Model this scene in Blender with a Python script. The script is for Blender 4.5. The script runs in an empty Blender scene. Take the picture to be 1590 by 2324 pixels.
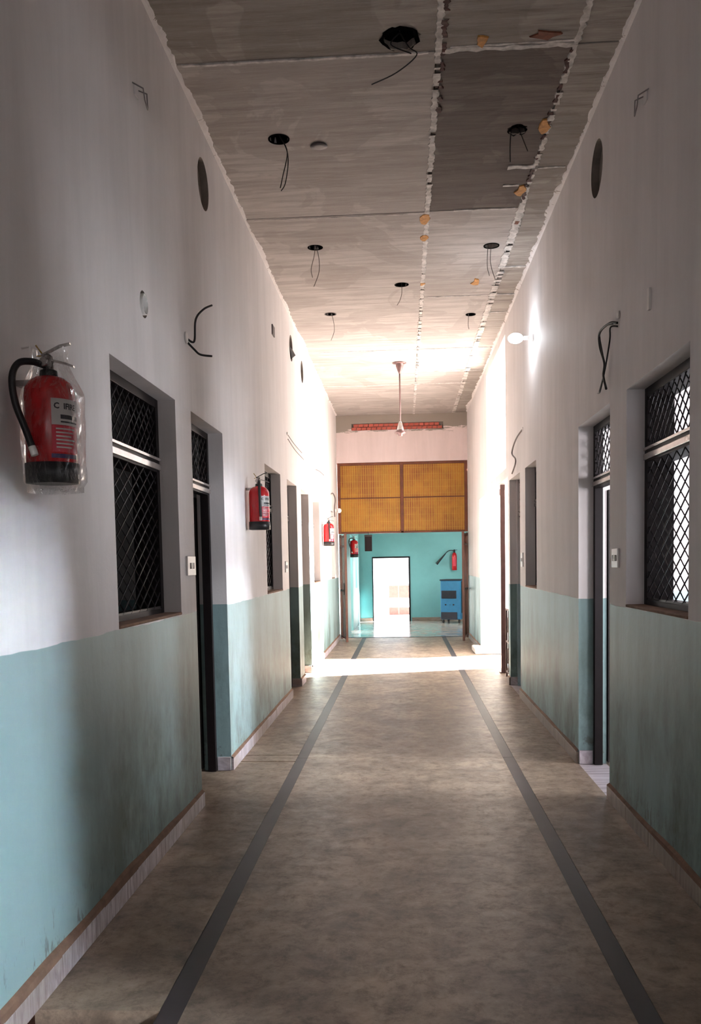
import bpy, bmesh, math, random
from mathutils import Vector, Matrix, noise
from mathutils.geometry import tessellate_polygon
random.seed(7)
C = bpy.context.scene.collection
PI = math.pi

# ------------------------------------------------------------------ camera
def cam_rows(y, p, r):
    fw = Vector((-math.sin(y)*math.cos(p), math.cos(y)*math.cos(p), -math.sin(p)))
    rt = Vector((math.cos(y), math.sin(y), 0)); dn = fw.cross(rt)
    c, s = math.cos(r), math.sin(r)
    return rt*c + dn*s, -rt*s + dn*c, fw
FPX = 2000.0
cd = bpy.data.cameras.new('camera'); cam = bpy.data.objects.new('camera', cd); C.objects.link(cam)
cd.sensor_fit = 'VERTICAL'; cd.sensor_height = 24; cd.lens = FPX/2324*24
cd.shift_x = 0.0; cd.shift_y = (1413-1162)/2324; cd.clip_end = 300
_r, _d, _f = cam_rows(0.06137, 0.06762, 0.0185)
m = Matrix.Identity(4)
for i in range(3):
    m[i][0] = _r[i]; m[i][1] = -_d[i]; m[i][2] = -_f[i]
m[2][3] = 1.5
cam.matrix_world = m
bpy.context.scene.camera = cam

# ------------------------------------------------------------------ world, sun, lamps, exposure
sc = bpy.context.scene
sc.view_settings.view_transform = 'Standard'; sc.view_settings.look = 'None'
sc.view_settings.exposure = 0.0; sc.view_settings.gamma = 1.0
sc.view_settings.use_curve_mapping = False
w = bpy.data.worlds.new('sky'); sc.world = w; w.use_nodes = True
bg = w.node_tree.nodes['Background']
bg.inputs[0].default_value = (0.86, 0.93, 1.0, 1); bg.inputs[1].default_value = 6.5
sd = bpy.data.lights.new('sun', 'SUN'); sun = bpy.data.objects.new('sun', sd); C.objects.link(sun)
sd.energy = 175; sd.angle = math.radians(1.0); sd.color = (1.0, 0.98, 0.955)
sun.location = (20, 20, 20)
sun.rotation_euler = Vector((-1.0, -0.30, -0.80)).to_track_quat('-Z', 'Y').to_euler()
def area(name, loc, d, sx, sy, watts, col, spread=180):
    l = bpy.data.lights.new(name, 'AREA'); o = bpy.data.objects.new(name, l); C.objects.link(o)
    l.shape = 'RECTANGLE'; l.size = sx; l.size_y = sy; l.energy = watts; l.color = col; l.spread = math.radians(spread)
    o.location = loc; o.rotation_euler = Vector(d).to_track_quat('-Z', 'Z').to_euler(); return o
# area lamps standing in for daylight in unseen rooms; the fill ones are added
area('daylight_near_end', (0.0, -3.3, 1.9), (0, 1, 0.95), 2.2, 2.6, 46, (0.98, 0.95, 0.96))  # added ambient fill behind the camera; the corridor is walled off there
area('daylight_right_room_near', (4.1, 0.15, 3.0), (-5.4, 2.4, -2.5), 0.45, 0.5, 88, (0.76, 0.88, 1.0), 70)
area('daylight_right_room', (4.8, 5.42, 2.6), (-5.6, 1.0, -1.8), 0.45, 0.7, 36, (0.84, 0.92, 1.0), 44)
area('daylight_right_room_side', (4.3, 3.6, 2.0), (-0.5, 1, -0.12), 1.0, 1.0, 30, (1.0, 0.95, 0.98), 60)  # added fill that brightens the room wall seen through the grille
area('daylight_right_room_low', (4.85, 4.9, 1.15), (-1, 0, 0.18), 1.6, 0.9, 170, (0.93, 0.95, 1.0))  # added fill, sent up through the window onto the left corridor wall
area('daylight_left_room', (-4.8, 4.6, 1.7), (1, 0, 0), 0.7, 0.8, 5, (0.9, 0.95, 1.0))
area('daylight_teal_room', (2.52, 20.2, 1.9), (-1, 0.35, -0.1), 1.4, 1.3, 70, (1.0, 0.99, 0.96))

# ------------------------------------------------------------------ materials
def srgb(r, g, b):
    f = lambda c: (c/255/12.92) if c/255 <= 0.04045 else ((c/255+0.055)/1.055)**2.4
    return (f(r), f(g), f(b), 1)
class NT:
    def __init__(s, name):
        s.m = bpy.data.materials.new(name); s.m.use_nodes = True
        s.t = s.m.node_tree; s.b = s.t.nodes['Principled BSDF']
    def n(s, typ, **kw):
        x = s.t.nodes.new(typ)
        for k, v in kw.items():
            if isinstance(k, str) and hasattr(x, k): setattr(x, k, v)
        return x
    def l(s, a, b): s.t.links.new(a, b)
    def pos(s, scale=(1, 1, 1), obj=False):
        g = s.n('ShaderNodeTexCoord').outputs['Object'] if obj else s.n('ShaderNodeNewGeometry').outputs['Position']
        mp = s.n('ShaderNodeMapping'); mp.inputs['Scale'].default_value = scale; s.l(g, mp.inputs[0]); return mp.outputs[0]
    def noise(s, vec, scale, detail=4, rough=0.6, dist=0):
        x = s.n('ShaderNodeTexNoise'); s.l(vec, x.inputs['Vector']); x.inputs['Scale'].default_value = scale
        x.inputs['Detail'].default_value = detail; x.inputs['Roughness'].default_value = rough; x.inputs['Distortion'].default_value = dist
        return x.outputs[0]
    def ramp(s, v, lo, hi, a=0.0, b=1.0):
        x = s.n('ShaderNodeMapRange'); s.l(v, x.inputs[0])
        for i, q in enumerate((lo, hi, a, b)): x.inputs[i+1].default_value = q
        return x.outputs[0]
    def math(s, op, a, b=0.0):
        x = s.n('ShaderNodeMath', operation=op)
        for i, q in enumerate((a, b)):
            if isinstance(q, (int, float)): x.inputs[i].default_value = q
            else: s.l(q, x.inputs[i])
        return x.outputs[0]
    def mix(s, fac, a, b):
        x = s.n('ShaderNodeMix', data_type='RGBA')
        if isinstance(fac, (int, float)): x.inputs[0].default_value = fac
        else: s.l(fac, x.inputs[0])
        for i, q in ((6, a), (7, b)):
            if isinstance(q, tuple): x.inputs[i].default_value = q
            else: s.l(q, x.inputs[i])
        return x.outputs[2]
    def color(s, c):
        if isinstance(c, tuple): s.b.inputs['Base Color'].default_value = c
        else: s.l(c, s.b.inputs['Base Color'])
    def bump(s, v, strength=0.3, dist=0.01):
        x = s.n('ShaderNodeBump'); x.inputs['Strength'].default_value = strength; x.inputs['Distance'].default_value = dist
        s.l(v, x.inputs['Height']); s.l(x.outputs[0], s.b.inputs['Normal'])
    def set(s, **kw):
        for k, v in kw.items(): s.b.inputs[k.replace('_', ' ')].default_value = v
        return s

def simple(name, col, rough=0.6, metal=0.0, var=0.12, scale=12, bump=0.0, spec=0.5, obj=True):
    t = NT(name); v = t.noise(t.pos(obj=obj), scale, 4)
    d = tuple(c*(1-var*2) for c in col[:3]) + (1,)
    t.color(t.mix(t.ramp(v, 0.35, 0.7), col, d))
    t.b.inputs['Roughness'].default_value = rough; t.b.inputs['Metallic'].default_value = metal
    t.b.inputs['Specular IOR Level'].default_value = spec
    if bump: t.bump(v, bump, 0.004)
    return t.m

def wall_paint(name, white, teal, line=1.218, top=4.40, grime=1.0):
    t = NT(name)
    p = t.pos(); geo = t.n('ShaderNodeSeparateXYZ'); t.l(p, geo.inputs[0]); z = geo.outputs[2]
    wob = t.ramp(t.noise(p, 1.2, 4), 0.3, 0.7, -0.010, 0.010)
    tealm = t.ramp(t.math('ADD', z, wob), line-0.0015, line+0.0015, 1, 0)
    streak = t.noise(t.pos((3.2, 3.2, 0.4)), 1.2, 7, 0.66, 0.35)
    blot = t.noise(t.pos((1, 1, 0.8)), 1.1, 5, 0.65)
    wh = t.mix(t.ramp(streak, 0.35, 0.7), white, tuple(c*0.86 for c in white[:3])+(1,))
    wh = t.mix(t.ramp(blot, 0.45, 0.75, 0, 0.5), wh, tuple(c*k for c, k in zip(white[:3], (0.80, 0.79, 0.76)))+(1,))
    dirt = tuple(c*k for c, k in zip(teal[:3], (0.62, 0.60, 0.50)))+(1,)
    te = t.mix(t.math('MULTIPLY', t.ramp(streak, 0.44, 0.72, 0, 0.5), t.ramp(geo.outputs[1], 2.6, 3.8, 0.25, 1)), teal, dirt)
    # brown-green rubbed grime that sits on the lower wall between door and window
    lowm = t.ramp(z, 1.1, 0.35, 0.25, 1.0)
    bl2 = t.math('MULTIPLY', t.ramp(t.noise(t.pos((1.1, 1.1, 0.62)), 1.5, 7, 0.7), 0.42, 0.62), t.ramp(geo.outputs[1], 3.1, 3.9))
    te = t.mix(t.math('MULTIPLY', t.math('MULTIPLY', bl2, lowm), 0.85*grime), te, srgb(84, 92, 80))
    edge = t.ramp(t.noise(t.pos((1, 3, 1)), 9, 3, 0.7), 0.57, 0.64)
    te = t.mix(t.math('MULTIPLY', edge, t.ramp(z, 0.32, 0.08, 0, 0.8)), te, srgb(88, 78, 64))
    col = t.mix(tealm, wh, te)
    rag = t.ramp(t.noise(t.pos((1, 6, 6)), 1.6, 6, 0.75), 0.25, 0.75, -0.10, 0.10)
    raw = t.ramp(t.math('ADD', z, rag), top-0.004, top+0.004, 0, 1)
    col = t.mix(raw, col, srgb(148, 138, 130))
    t.color(col)
    t.l(t.ramp(tealm, 0, 1, 0.7, 0.5), t.b.inputs['Roughness'])
    t.b.inputs['Specular IOR Level'].default_value = 0.22
    t.bump(t.math('ADD', t.noise(p, 26, 4, 0.6), t.math('MULTIPLY', streak, 0.6)), 0.22, 0.006)
    return t.m

M = {}
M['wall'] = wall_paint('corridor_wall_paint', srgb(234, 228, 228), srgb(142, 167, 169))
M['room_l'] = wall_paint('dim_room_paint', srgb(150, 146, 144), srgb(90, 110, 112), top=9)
M['room_r'] = wall_paint('pale_room_paint', srgb(235, 228, 230), srgb(176, 202, 212), top=9, grime=0.15)
M['teal'] = simple('turquoise_paint', srgb(120, 176, 178), 0.5, var=0.07, scale=2, obj=False)
M['white_ext'] = simple('white_exterior_paint', srgb(238, 232, 226), 0.7, var=0.03, scale=2, obj=False)
M['concrete'] = simple('rough_concrete', srgb(140, 130, 122), 0.85, var=0.15, bump=0.4, obj=False)
M['frame'] = simple('dark_brown_frame_enamel', srgb(26, 18, 19), 0.55, var=0.15, spec=0.2)
M['grille'] = simple('grille_iron_paint', srgb(40, 32, 34), 0.5, metal=0.0, var=0.12, spec=0.4)
M['rail'] = simple('glossy_rail_enamel', srgb(186, 176, 172), 0.25, metal=0.55, var=0.2, scale=5)  # pale colour stands in for light reflected on the dark rail
M['shutter'] = simple('dark_shutter_board', srgb(36, 27, 27), 0.5)
M['black'] = simple('black_rubber', srgb(24, 22, 24), 0.42, var=0.1)
M['void'] = simple('sooty_box_interior', (0.006, 0.005, 0.005, 1), 1.0, spec=0.0)  # near-black colour paints in the shade of the shallow ceiling boxes
M['wire'] = simple('black_cable', srgb(26, 22, 24), 0.5, var=0.1)
M['wire_grey'] = simple('dusty_grey_cable', srgb(98, 86, 84), 0.6, var=0.1)
M['wire_pale'] = simple('pale_grey_wire', srgb(150, 142, 142), 0.5, var=0.1)
M['wire_white'] = simple('white_cable', srgb(205, 200, 196), 0.5, var=0.06)
M['red'] = simple('extinguisher_red_enamel', srgb(196, 22, 30), 0.22, var=0.10, scale=4)
M['chrome'] = simple('chromed_metal', srgb(190, 186, 184), 0.22, metal=0.9, var=0.15, scale=20)
M['brass'] = simple('brass', srgb(180, 140, 40), 0.35, metal=0.8)
M['label'] = simple('printed_label_paper', srgb(214, 210, 208), 0.5, var=0.05)
M['label_red'] = simple('printed_label_red', srgb(214, 40, 66), 0.4, var=0.08, scale=40)
M['ink'] = simple('black_ink', srgb(40, 38, 44), 0.5, var=0.02)
M['purple'] = simple('purple_ink', srgb(64, 36, 92), 0.45, var=0.03)
M['plate'] = simple('switch_plate_plastic', srgb(236, 230, 226), 0.35, var=0.02)
M['plate_dark'] = simple('switch_socket_dark', srgb(84, 70, 72), 0.5)
M['post'] = simple('brown_gate_enamel', srgb(96, 58, 44), 0.45, var=0.2, scale=6)
M['amber_frame'] = simple('red_brown_timber', srgb(104, 50, 24), 0.5, var=0.2)
M['strip'] = simple('dark_floor_strip', srgb(54, 46, 49), 0.48, var=0.18, scale=4, obj=False)
M['joint'] = simple('white_joint_plaster', srgb(226, 220, 216), 0.8, var=0.28, scale=14, bump=0.6, obj=False)
M['rust'] = simple('rusty_joint_steel', srgb(84, 44, 38), 0.8, var=0.3, scale=14, bump=0.5, obj=False)
M['foam'] = simple('orange_foam_scrap', srgb(206, 146, 76), 0.8, var=0.25, scale=30)
M['redscrap'] = simple('red_brown_scrap', srgb(128, 70, 46), 0.8, var=0.2, scale=30)
M['rubble'] = simple('red_brick_rubble', srgb(130, 84, 66), 0.9, var=0.35, scale=40, bump=0.6)
M['cement'] = simple('brown_raw_plaster', srgb(128, 96, 76), 0.9, var=0.2, scale=14, bump=0.5, obj=False)
M['brick'] = simple('red_clay_brick', srgb(190, 98, 84), 0.85, var=0.22, scale=9, bump=0.4)
M['blue'] = simple('cooler_blue_plastic', srgb(42, 112, 152), 0.4, var=0.08)
M['blue_dark'] = simple('cooler_dark_louvre', srgb(28, 30, 44), 0.6)
M['pink'] = simple('pink_terrace_wall', srgb(112, 64, 58), 0.8, var=0.12, obj=False)
M['ground'] = simple('pale_terrace_floor', srgb(208, 198, 190), 0.8, var=0.08, scale=2, obj=False)
M['sign'] = simple('dark_board', srgb(34, 26, 28), 0.8, spec=0.2)
M['grate'] = simple('grate_iron', srgb(110, 84, 78), 0.6)
M['fanmetal'] = simple('fan_rod_metal', srgb(128, 98, 96), 0.4, metal=0.3)
M['leafteal'] = simple('grey_green_door_paint', srgb(140, 176, 178), 0.5, var=0.06, scale=3)

def ceiling_mat(name, base, dark, amt):
    t = NT(name); st = t.noise(t.pos((0.7, 7, 1)), 2.2, 6, 0.7); bl = t.noise(t.pos((1, 0.9, 1)), 1.05, 5, 0.55, 0.9)
    fine = t.noise(t.pos((2, 26, 1)), 3.0, 4, 0.7)
    c = t.mix(t.ramp(st, 0.38, 0.68, 0, amt), base, dark)
    c = t.mix(t.ramp(bl, 0.50, 0.515, 0, 0.42), c, dark)
    c = t.mix(t.ramp(fine, 0.60, 0.72, 0, 0.35), c, tuple(min(1, q*1.5) for q in base[:3])+(1,))
    c = t.mix(t.ramp(fine, 0.36, 0.28, 0, 0.45), c, tuple(q*0.55 for q in dark[:3])+(1,))
    t.color(c); t.b.inputs['Roughness'].default_value = 0.85; t.b.inputs['Specular IOR Level'].default_value = 0.2
    t.bump(t.math('ADD', fine, st), 0.35, 0.01); return t.m
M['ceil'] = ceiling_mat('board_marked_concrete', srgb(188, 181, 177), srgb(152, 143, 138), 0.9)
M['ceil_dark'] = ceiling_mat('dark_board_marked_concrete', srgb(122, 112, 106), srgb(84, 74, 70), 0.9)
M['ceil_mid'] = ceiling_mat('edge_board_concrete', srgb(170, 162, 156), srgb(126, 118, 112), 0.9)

def floor_mat():
    t = NT('worn_terrazzo'); p = t.pos()
    bl = t.noise(t.pos(), 1.9, 8, 0.72, 0.3); f = t.noise(t.pos(), 11, 8, 0.8, 0.25)
    c = t.mix(t.ramp(bl, 0.36, 0.66), srgb(166, 144, 124), srgb(112, 93, 79))
    c = t.mix(t.ramp(f, 0.48, 0.66, 0, 0.65), c, srgb(82, 68, 60))
    c = t.mix(t.ramp(f, 0.42, 0.30, 0, 0.4), c, srgb(184, 166, 150))
    mid = t.noise(t.pos(), 4.2, 7, 0.7, 0.6)
    c = t.mix(t.ramp(mid, 0.48, 0.66, 0, 0.55), c, srgb(78, 64, 54)); c = t.mix(t.ramp(mid, 0.40, 0.30, 0, 0.35), c, srgb(176, 156, 138))
    vo = t.n('ShaderNodeTexVoronoi'); t.l(t.pos((1, 1, 1)), vo.inputs['Vector']); vo.inputs['Scale'].default_value = 110
    c = t.mix(t.ramp(vo.outputs['Distance'], 0.22, 0.10, 0, 0.22), c, srgb(78, 66, 60))
    # pale scratch lines
    wv = t.noise(t.pos((7, 0.9, 1)), 1.6, 3, 0.5, 2.5)
    sm = t.math('MULTIPLY', t.ramp(t.math('ABSOLUTE', t.math('SUBTRACT', wv, 0.5)), 0.0, 0.005, 1, 0), t.ramp(t.noise(p, 1.1, 2), 0.55, 0.7))
    c = t.mix(t.math('MULTIPLY', sm, 0.75), c, srgb(196, 178, 162))
    t.color(c); t.l(t.ramp(f, 0.35, 0.7, 0.36, 0.56), t.b.inputs['Roughness'])
    t.b.inputs['Specular IOR Level'].default_value = 0.45
    t.bump(f, 0.12, 0.004); return t.m
M['floor'] = floor_mat()

def marble_mat(name, a, b, k):
    t = NT(name); s = t.noise(t.pos((1, 26, 2.5)), 1.3, 6, 0.75, 1.2); g = t.noise(t.pos(), 1.3, 5)
    c = t.mix(t.ramp(s, 0.40, 0.62), a, b); c = t.mix(t.ramp(g, 0.45, 0.62, 0, k), c, srgb(128, 108, 92))
    t.color(c); t.b.inputs['Roughness'].default_value = 0.3; t.bump(s, 0.15, 0.003); return t.m
M['marble'] = marble_mat('streaked_marble', srgb(214, 206, 212), srgb(140, 124, 132), 0.6)
M['marble_brown'] = marble_mat('brown_stained_marble', srgb(150, 134, 122), srgb(100, 84, 76), 0.8)

def amber_mat():
    t = NT('amber_ribbed_sheet'); n = t.noise(t.pos(), 2.2, 3); ns = t.noise(t.pos((60, 1, 0.5)), 1.5, 3)
    c = t.mix(t.ramp(n, 0.38, 0.66), srgb(170, 112, 34), srgb(134, 72, 28)); c = t.mix(t.ramp(ns, 0.5, 0.6, 0, 0.35), c, srgb(180, 150, 40))
    t.color(c); t.b.inputs['Roughness'].default_value = 0.6; return t.m
M['amber'] = amber_mat()
M['ambwire'] = simple('yellow_mesh_wire', srgb(182, 142, 50), 0.5)
def glow(name, col, s):
    m_ = bpy.data.materials.new(name); m_.use_nodes = True; b = m_.node_tree.nodes['Principled BSDF']
    b.inputs['Emission Color'].default_value = col; b.inputs['Emission Strength'].default_value = s; return m_
M['bulb'] = glow('lit_bulb_glass', (0.86, 0.93, 1, 1), 90)
M['bulb_off'] = simple('milky_bulb_glass', srgb(245, 243, 240), 0.2, var=0.01)
def wrap_mat():
    t = NT('clear_plastic_wrap'); nt = t.t; out = nt.nodes['Material Output']
    g = t.n('ShaderNodeBsdfGlossy'); g.inputs['Roughness'].default_value = 0.06; g.inputs['Color'].default_value = (1, 1, 1, 1)
    tr = t.n('ShaderNodeBsdfTransparent'); tr.inputs[0].default_value = (0.97, 0.97, 0.97, 1)
    n = t.noise(t.pos((2.2, 2.2, 0.7), obj=True), 14, 5, 0.65, 1.5)
    b = t.n('ShaderNodeBump'); b.inputs['Strength'].default_value = 0.9; b.inputs['Distance'].default_value = 0.03
    t.l(n, b.inputs['Height']); t.l(b.outputs[0], g.inputs['Normal'])
    fr = t.n('ShaderNodeFresnel'); fr.inputs[0].default_value = 1.35; t.l(b.outputs[0], fr.inputs['Normal'])
    mx = t.n('ShaderNodeMixShader'); t.l(t.math('MULTIPLY', fr.outputs[0], 0.75), mx.inputs[0]); t.l(tr.outputs[0], mx.inputs[1]); t.l(g.outputs[0], mx.inputs[2])
    t.l(mx.outputs[0], out.inputs['Surface']); return t.m
M['wrap'] = wrap_mat()

# ------------------------------------------------------------------ mesh helpers
def link(name, bm, mat, parent=None, smooth=False, loc=None, kind=None, label=None):
    me = bpy.data.meshes.new(name); bmesh.ops.recalc_face_normals(bm, faces=bm.faces) if smooth != 'keep' else None
    bm.to_mesh(me); bm.free()
    for mt in (mat if isinstance(mat, (list, tuple)) else [mat]): me.materials.append(mt)
    if smooth is True:
        for p in me.polygons: p.use_smooth = True
    o = bpy.data.objects.new(name, me); C.objects.link(o)
    if parent: o.parent = parent
    if loc is not None: o.location = loc
    if kind: o['kind'] = kind
    if label: o['label'] = label
    return o
def thing(name, label, cat, loc=(0, 0, 0), group=None, rz=0):
    o = bpy.data.objects.new(name, None); C.objects.link(o); o.location = loc; o.rotation_euler[2] = rz
    o.empty_display_size = 0.1
    o['label'] = label; o['category'] = cat
    if group: o['group'] = group
    return o
def tag(o, label, cat, group=None):
    o['label'] = label; o['category'] = cat
    if group: o['group'] = group
    return o
def box(bm, x0, x1, y0, y1, z0, z1, bev=0.0, mat=0):
    r = bmesh.ops.create_cube(bm, size=1.0)
    for v in r['verts']:
        v.co = Vector(((x0+x1)/2+v.co.x*(x1-x0), (y0+y1)/2+v.co.y*(y1-y0), (z0+z1)/2+v.co.z*(z1-z0)))
    fs = {f for v in r['verts'] for f in v.link_faces}
    for f in fs: f.material_index = mat
    if bev:
        es = {e for v in r['verts'] for e in v.link_edges}
        bmesh.ops.bevel(bm, geom=list(es), offset=bev, segments=2, affect='EDGES', profile=0.5)
    return bm
def B(*a, **k): return box(bmesh.new(), *a, **k)
def lathe(bm, prof, n=28, cx=0, cy=0, mat=0, a0=0.0, a1=2*PI, caps=True):
    full = abs(a1-a0-2*PI) < 1e-6; k = n if full else n+1; rings = []
    for r, z in prof:
        rings.append([bm.verts.new((cx+r*math.cos(a0+(a1-a0)*i/n), cy+r*math.sin(a0+(a1-a0)*i/n), z)) for i in range(k)])
    for a, b in zip(rings, rings[1:]):
        for i in range(n if full else n):
            j = (i+1) % k
            f = bm.faces.new((a[i], a[j], b[j], b[i])); f.material_index = mat; f.smooth = True
    if caps and full:
        for rg in (rings[0], rings[-1]):
            f = bm.faces.new(rg); f.material_index = mat
    return bm
def tube(bm, pts, r, n=8, smooth_n=0, mat=0):
    pts = [Vector(p) for p in pts]
    if smooth_n:
        q = []
        for i in range(len(pts)-1):
            p0 = pts[max(i-1, 0)]; p1 = pts[i]; p2 = pts[i+1]; p3 = pts[min(i+2, len(pts)-1)]
            for k in range(smooth_n):
                t = k/smooth_n
                q.append(0.5*((2*p1)+(-p0+p2)*t+(2*p0-5*p1+4*p2-p3)*t*t+(-p0+3*p1-3*p2+p3)*t**3))
        q.append(pts[-1]); pts = q
    rings = []; up = Vector((0.13, 0.31, 0.94)).normalized(); prev = None
    for i, p in enumerate(pts):
        d = (pts[min(i+1, len(pts)-1)]-pts[max(i-1, 0)]).normalized()
        if prev is None:
            a = d.cross(up if abs(d.dot(up)) < 0.95 else Vector((1, 0, 0))).normalized()
        else:
            a = (prev - d*prev.dot(d)).normalized()
        prev = a; b = d.cross(a); rr = r(i/(len(pts)-1)) if callable(r) else r
        rings.append([bm.verts.new(p+(a*math.cos(2*PI*k/n)+b*math.sin(2*PI*k/n))*rr) for k in range(n)])
    for a, b in zip(rings, rings[1:]):
        for k in range(n):
            f = bm.faces.new((a[k], a[(k+1) % n], b[(k+1) % n], b[k])); f.smooth = True; f.material_index = mat
    bm.faces.new(rings[0]); bm.faces.new(rings[-1]); return bm
def quad(bm, *p, mat=0):
    f = bm.faces.new([bm.verts.new(q) for q in p]); f.material_index = mat; return f
def tess(bm, loops, fn, mat=0):
    """loops: 2-D loops (outer, holes...), fn maps (u, v) to 3-D"""
    flat = [p for lp in loops for p in lp]
    tr = tessellate_polygon([[Vector((p[0], p[1], 0)) for p in lp] for lp in loops])
    vs = [bm.verts.new(fn(p[0], p[1])) for p in flat]
    for t in tr:
        try: f = bm.faces.new([vs[i] for i in t]); f.material_index = mat
        except ValueError: pass
def circ(u, v, r, n=32, jag=0.0, sy=1.0):
    return [(u+(r+random.uniform(-jag, jag))*math.cos(2*PI*i/n), v+(r+random.uniform(-jag, jag))*sy*math.sin(2*PI*i/n)) for i in range(n)]

A, Bx, H, T, TH = -1.28, 1.26, 4.365, 1.218, 0.20
Y0, Y1 = -3.4, 17.37

def wall_yz(name, X, side, y0, y1, z0, z1, rects, circles, mat, parent=None, th=TH):
    """wall in the plane X=const facing the corridor; side=-1 left, +1 right (thickness grows outward)"""
    bm = bmesh.new(); ys = sorted({y0, y1, *[r[0] for r in rects], *[r[1] for r in rects]}); zs = sorted({z0, z1, *[r[2] for r in rects], *[r[3] for r in rects]})
    ys = [y for y in ys if y0 <= y <= y1]; zs = [z for z in zs if z0 <= z <= z1]
    for a, b in zip(ys, ys[1:]):
        for c, d in zip(zs, zs[1:]):
            my, mz = (a+b)/2, (c+d)/2
            if any(r[0] < my < r[1] and r[2] < mz < r[3] for r in rects): continue
            inside = [q for q in circles if a < q[0] < b and c < q[1] < d]
            tess(bm, [[(a, c), (b, c), (b, d), (a, d)]] + [circ(q[0], q[1], q[2]) for q in inside], lambda u, v: (X, u, v))
            quad(bm, (X+side*th, a, c), (X+side*th, b, c), (X+side*th, b, d), (X+side*th, a, d))
    for q in circles:
        c1 = circ(q[0], q[1], q[2]); n = len(c1); dp = q[3]
        for i in range(n):
            p, p2 = c1[i], c1[(i+1) % n]
            quad(bm, (X, *p), (X, *p2), (X+side*dp, *p2), (X+side*dp, *p), mat=1)
        bm.faces.new([bm.verts.new((X+side*dp, *p)) for p in c1]).material_index = 1
    for (a, b, c, d) in rects:
        X2 = X+side*th
        quad(bm, (X, a, c), (X2, a, c), (X2, a, d), (X, a, d)); quad(bm, (X, b, c), (X2, b, c), (X2, b, d), (X, b, d))
        quad(bm, (X, a, d), (X2, a, d), (X2, b, d), (X, b, d))
        if c > z0: quad(bm, (X, a, c), (X2, a, c), (X2, b, c), (X, b, c))
    for (a, b) in ((y0, y0), (y1, y1)):
        quad(bm, (X, a, z0), (X+side*th, a, z0), (X+side*th, a, z1), (X, a, z1))
    o = link(name, bm, [mat, M['concrete']], parent); o['kind'] = 'structure'; return o

# ------------------------------------------------------------------ openings (y0, y1, z0, z1)
HD, SL = 2.44, 1.222
LW = [(3.88, 5.0), (8.22, 9.27), (12.56, 13.54), (15.72, 16.35)]
LD = [(5.37, 6.31), (9.80, 10.67), (11.13, 12.02)]
RW = [(4.0, 5.1), (8.49, 9.25)]
RD = [(5.50, 6.47), (9.67, 10.60)]
rl = [(a, b, SL, HD) for a, b in LW] + [(a, b, 0, HD) for a, b in LD]
rr = [(a, b, SL, HD) for a, b in RW] + [(a, b, 0, HD) for a, b in RD] + [(0.55, 1.75, 0, 2.34), (10.76, 14.72, 0, 2.50), (10.95, 13.38, 2.62, 4.22)]
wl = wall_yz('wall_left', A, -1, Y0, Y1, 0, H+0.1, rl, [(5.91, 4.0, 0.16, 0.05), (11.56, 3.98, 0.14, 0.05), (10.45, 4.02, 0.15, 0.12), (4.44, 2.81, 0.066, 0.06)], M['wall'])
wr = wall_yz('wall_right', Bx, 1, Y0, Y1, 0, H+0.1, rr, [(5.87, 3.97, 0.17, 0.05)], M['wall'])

# ------------------------------------------------------------------ end wall with exposed bricks
bm = bmesh.new(); ez0 = 3.45
bx0, bx1, bz0, bz1 = -0.98, 0.80, 4.07, 4.20
xs = [A-0.2, bx0, bx1, Bx+0.2]; zs = [ez0, bz0, bz1, H+0.1]
for a, b in zip(xs, xs[1:]):
    for c, d in zip(zs, zs[1:]):
        if a == bx0 and c == bz0: quad(bm, (a, Y1+0.06, c), (b, Y1+0.06, c), (b, Y1+0.06, d), (a, Y1+0.06, d), mat=1)
        else: quad(bm, (a, Y1, c), (b, Y1, c), (b, Y1, d), (a, Y1, d))
for z in (bz0, bz1): quad(bm, (bx0, Y1, z), (bx1, Y1, z), (bx1, Y1+0.06, z), (bx0, Y1+0.06, z), mat=1)
for x in (bx0, bx1): quad(bm, (x, Y1, bz0), (x, Y1+0.06, bz0), (x, Y1+0.06, bz1), (x, Y1, bz1), mat=1)
quad(bm, (A-.2, Y1+.2, ez0), (Bx+.2, Y1+.2, ez0), (Bx+.2, Y1+.2, H+.1), (A-.2, Y1+.2, H+.1))
quad(bm, (A-.2, Y1, ez0), (Bx+.2, Y1, ez0), (Bx+.2, Y1+.2, ez0), (A-.2, Y1+.2, ez0))
M['endwall'] = wall_paint('end_wall_paint', srgb(226, 208, 208), srgb(158, 190, 188), top=4.06)
ew = link('wall_end', bm, [M['endwall'], M['concrete']]); ew['kind'] = 'structure'
bw = 0.098; nb = int((bx1-bx0)/bw)
for row in range(2):
    for i in range(nb):
        x = bx0+i*bw+(0.04 if row else 0)
        if x+bw > bx1: continue
        o = link('brick', B(0.004, bw-0.006, 0, 0.05+random.uniform(-.008, .004), 0.004, 0.058), M['brick'], ew, loc=(x, Y1+0.012, bz0+row*0.064))

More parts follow.
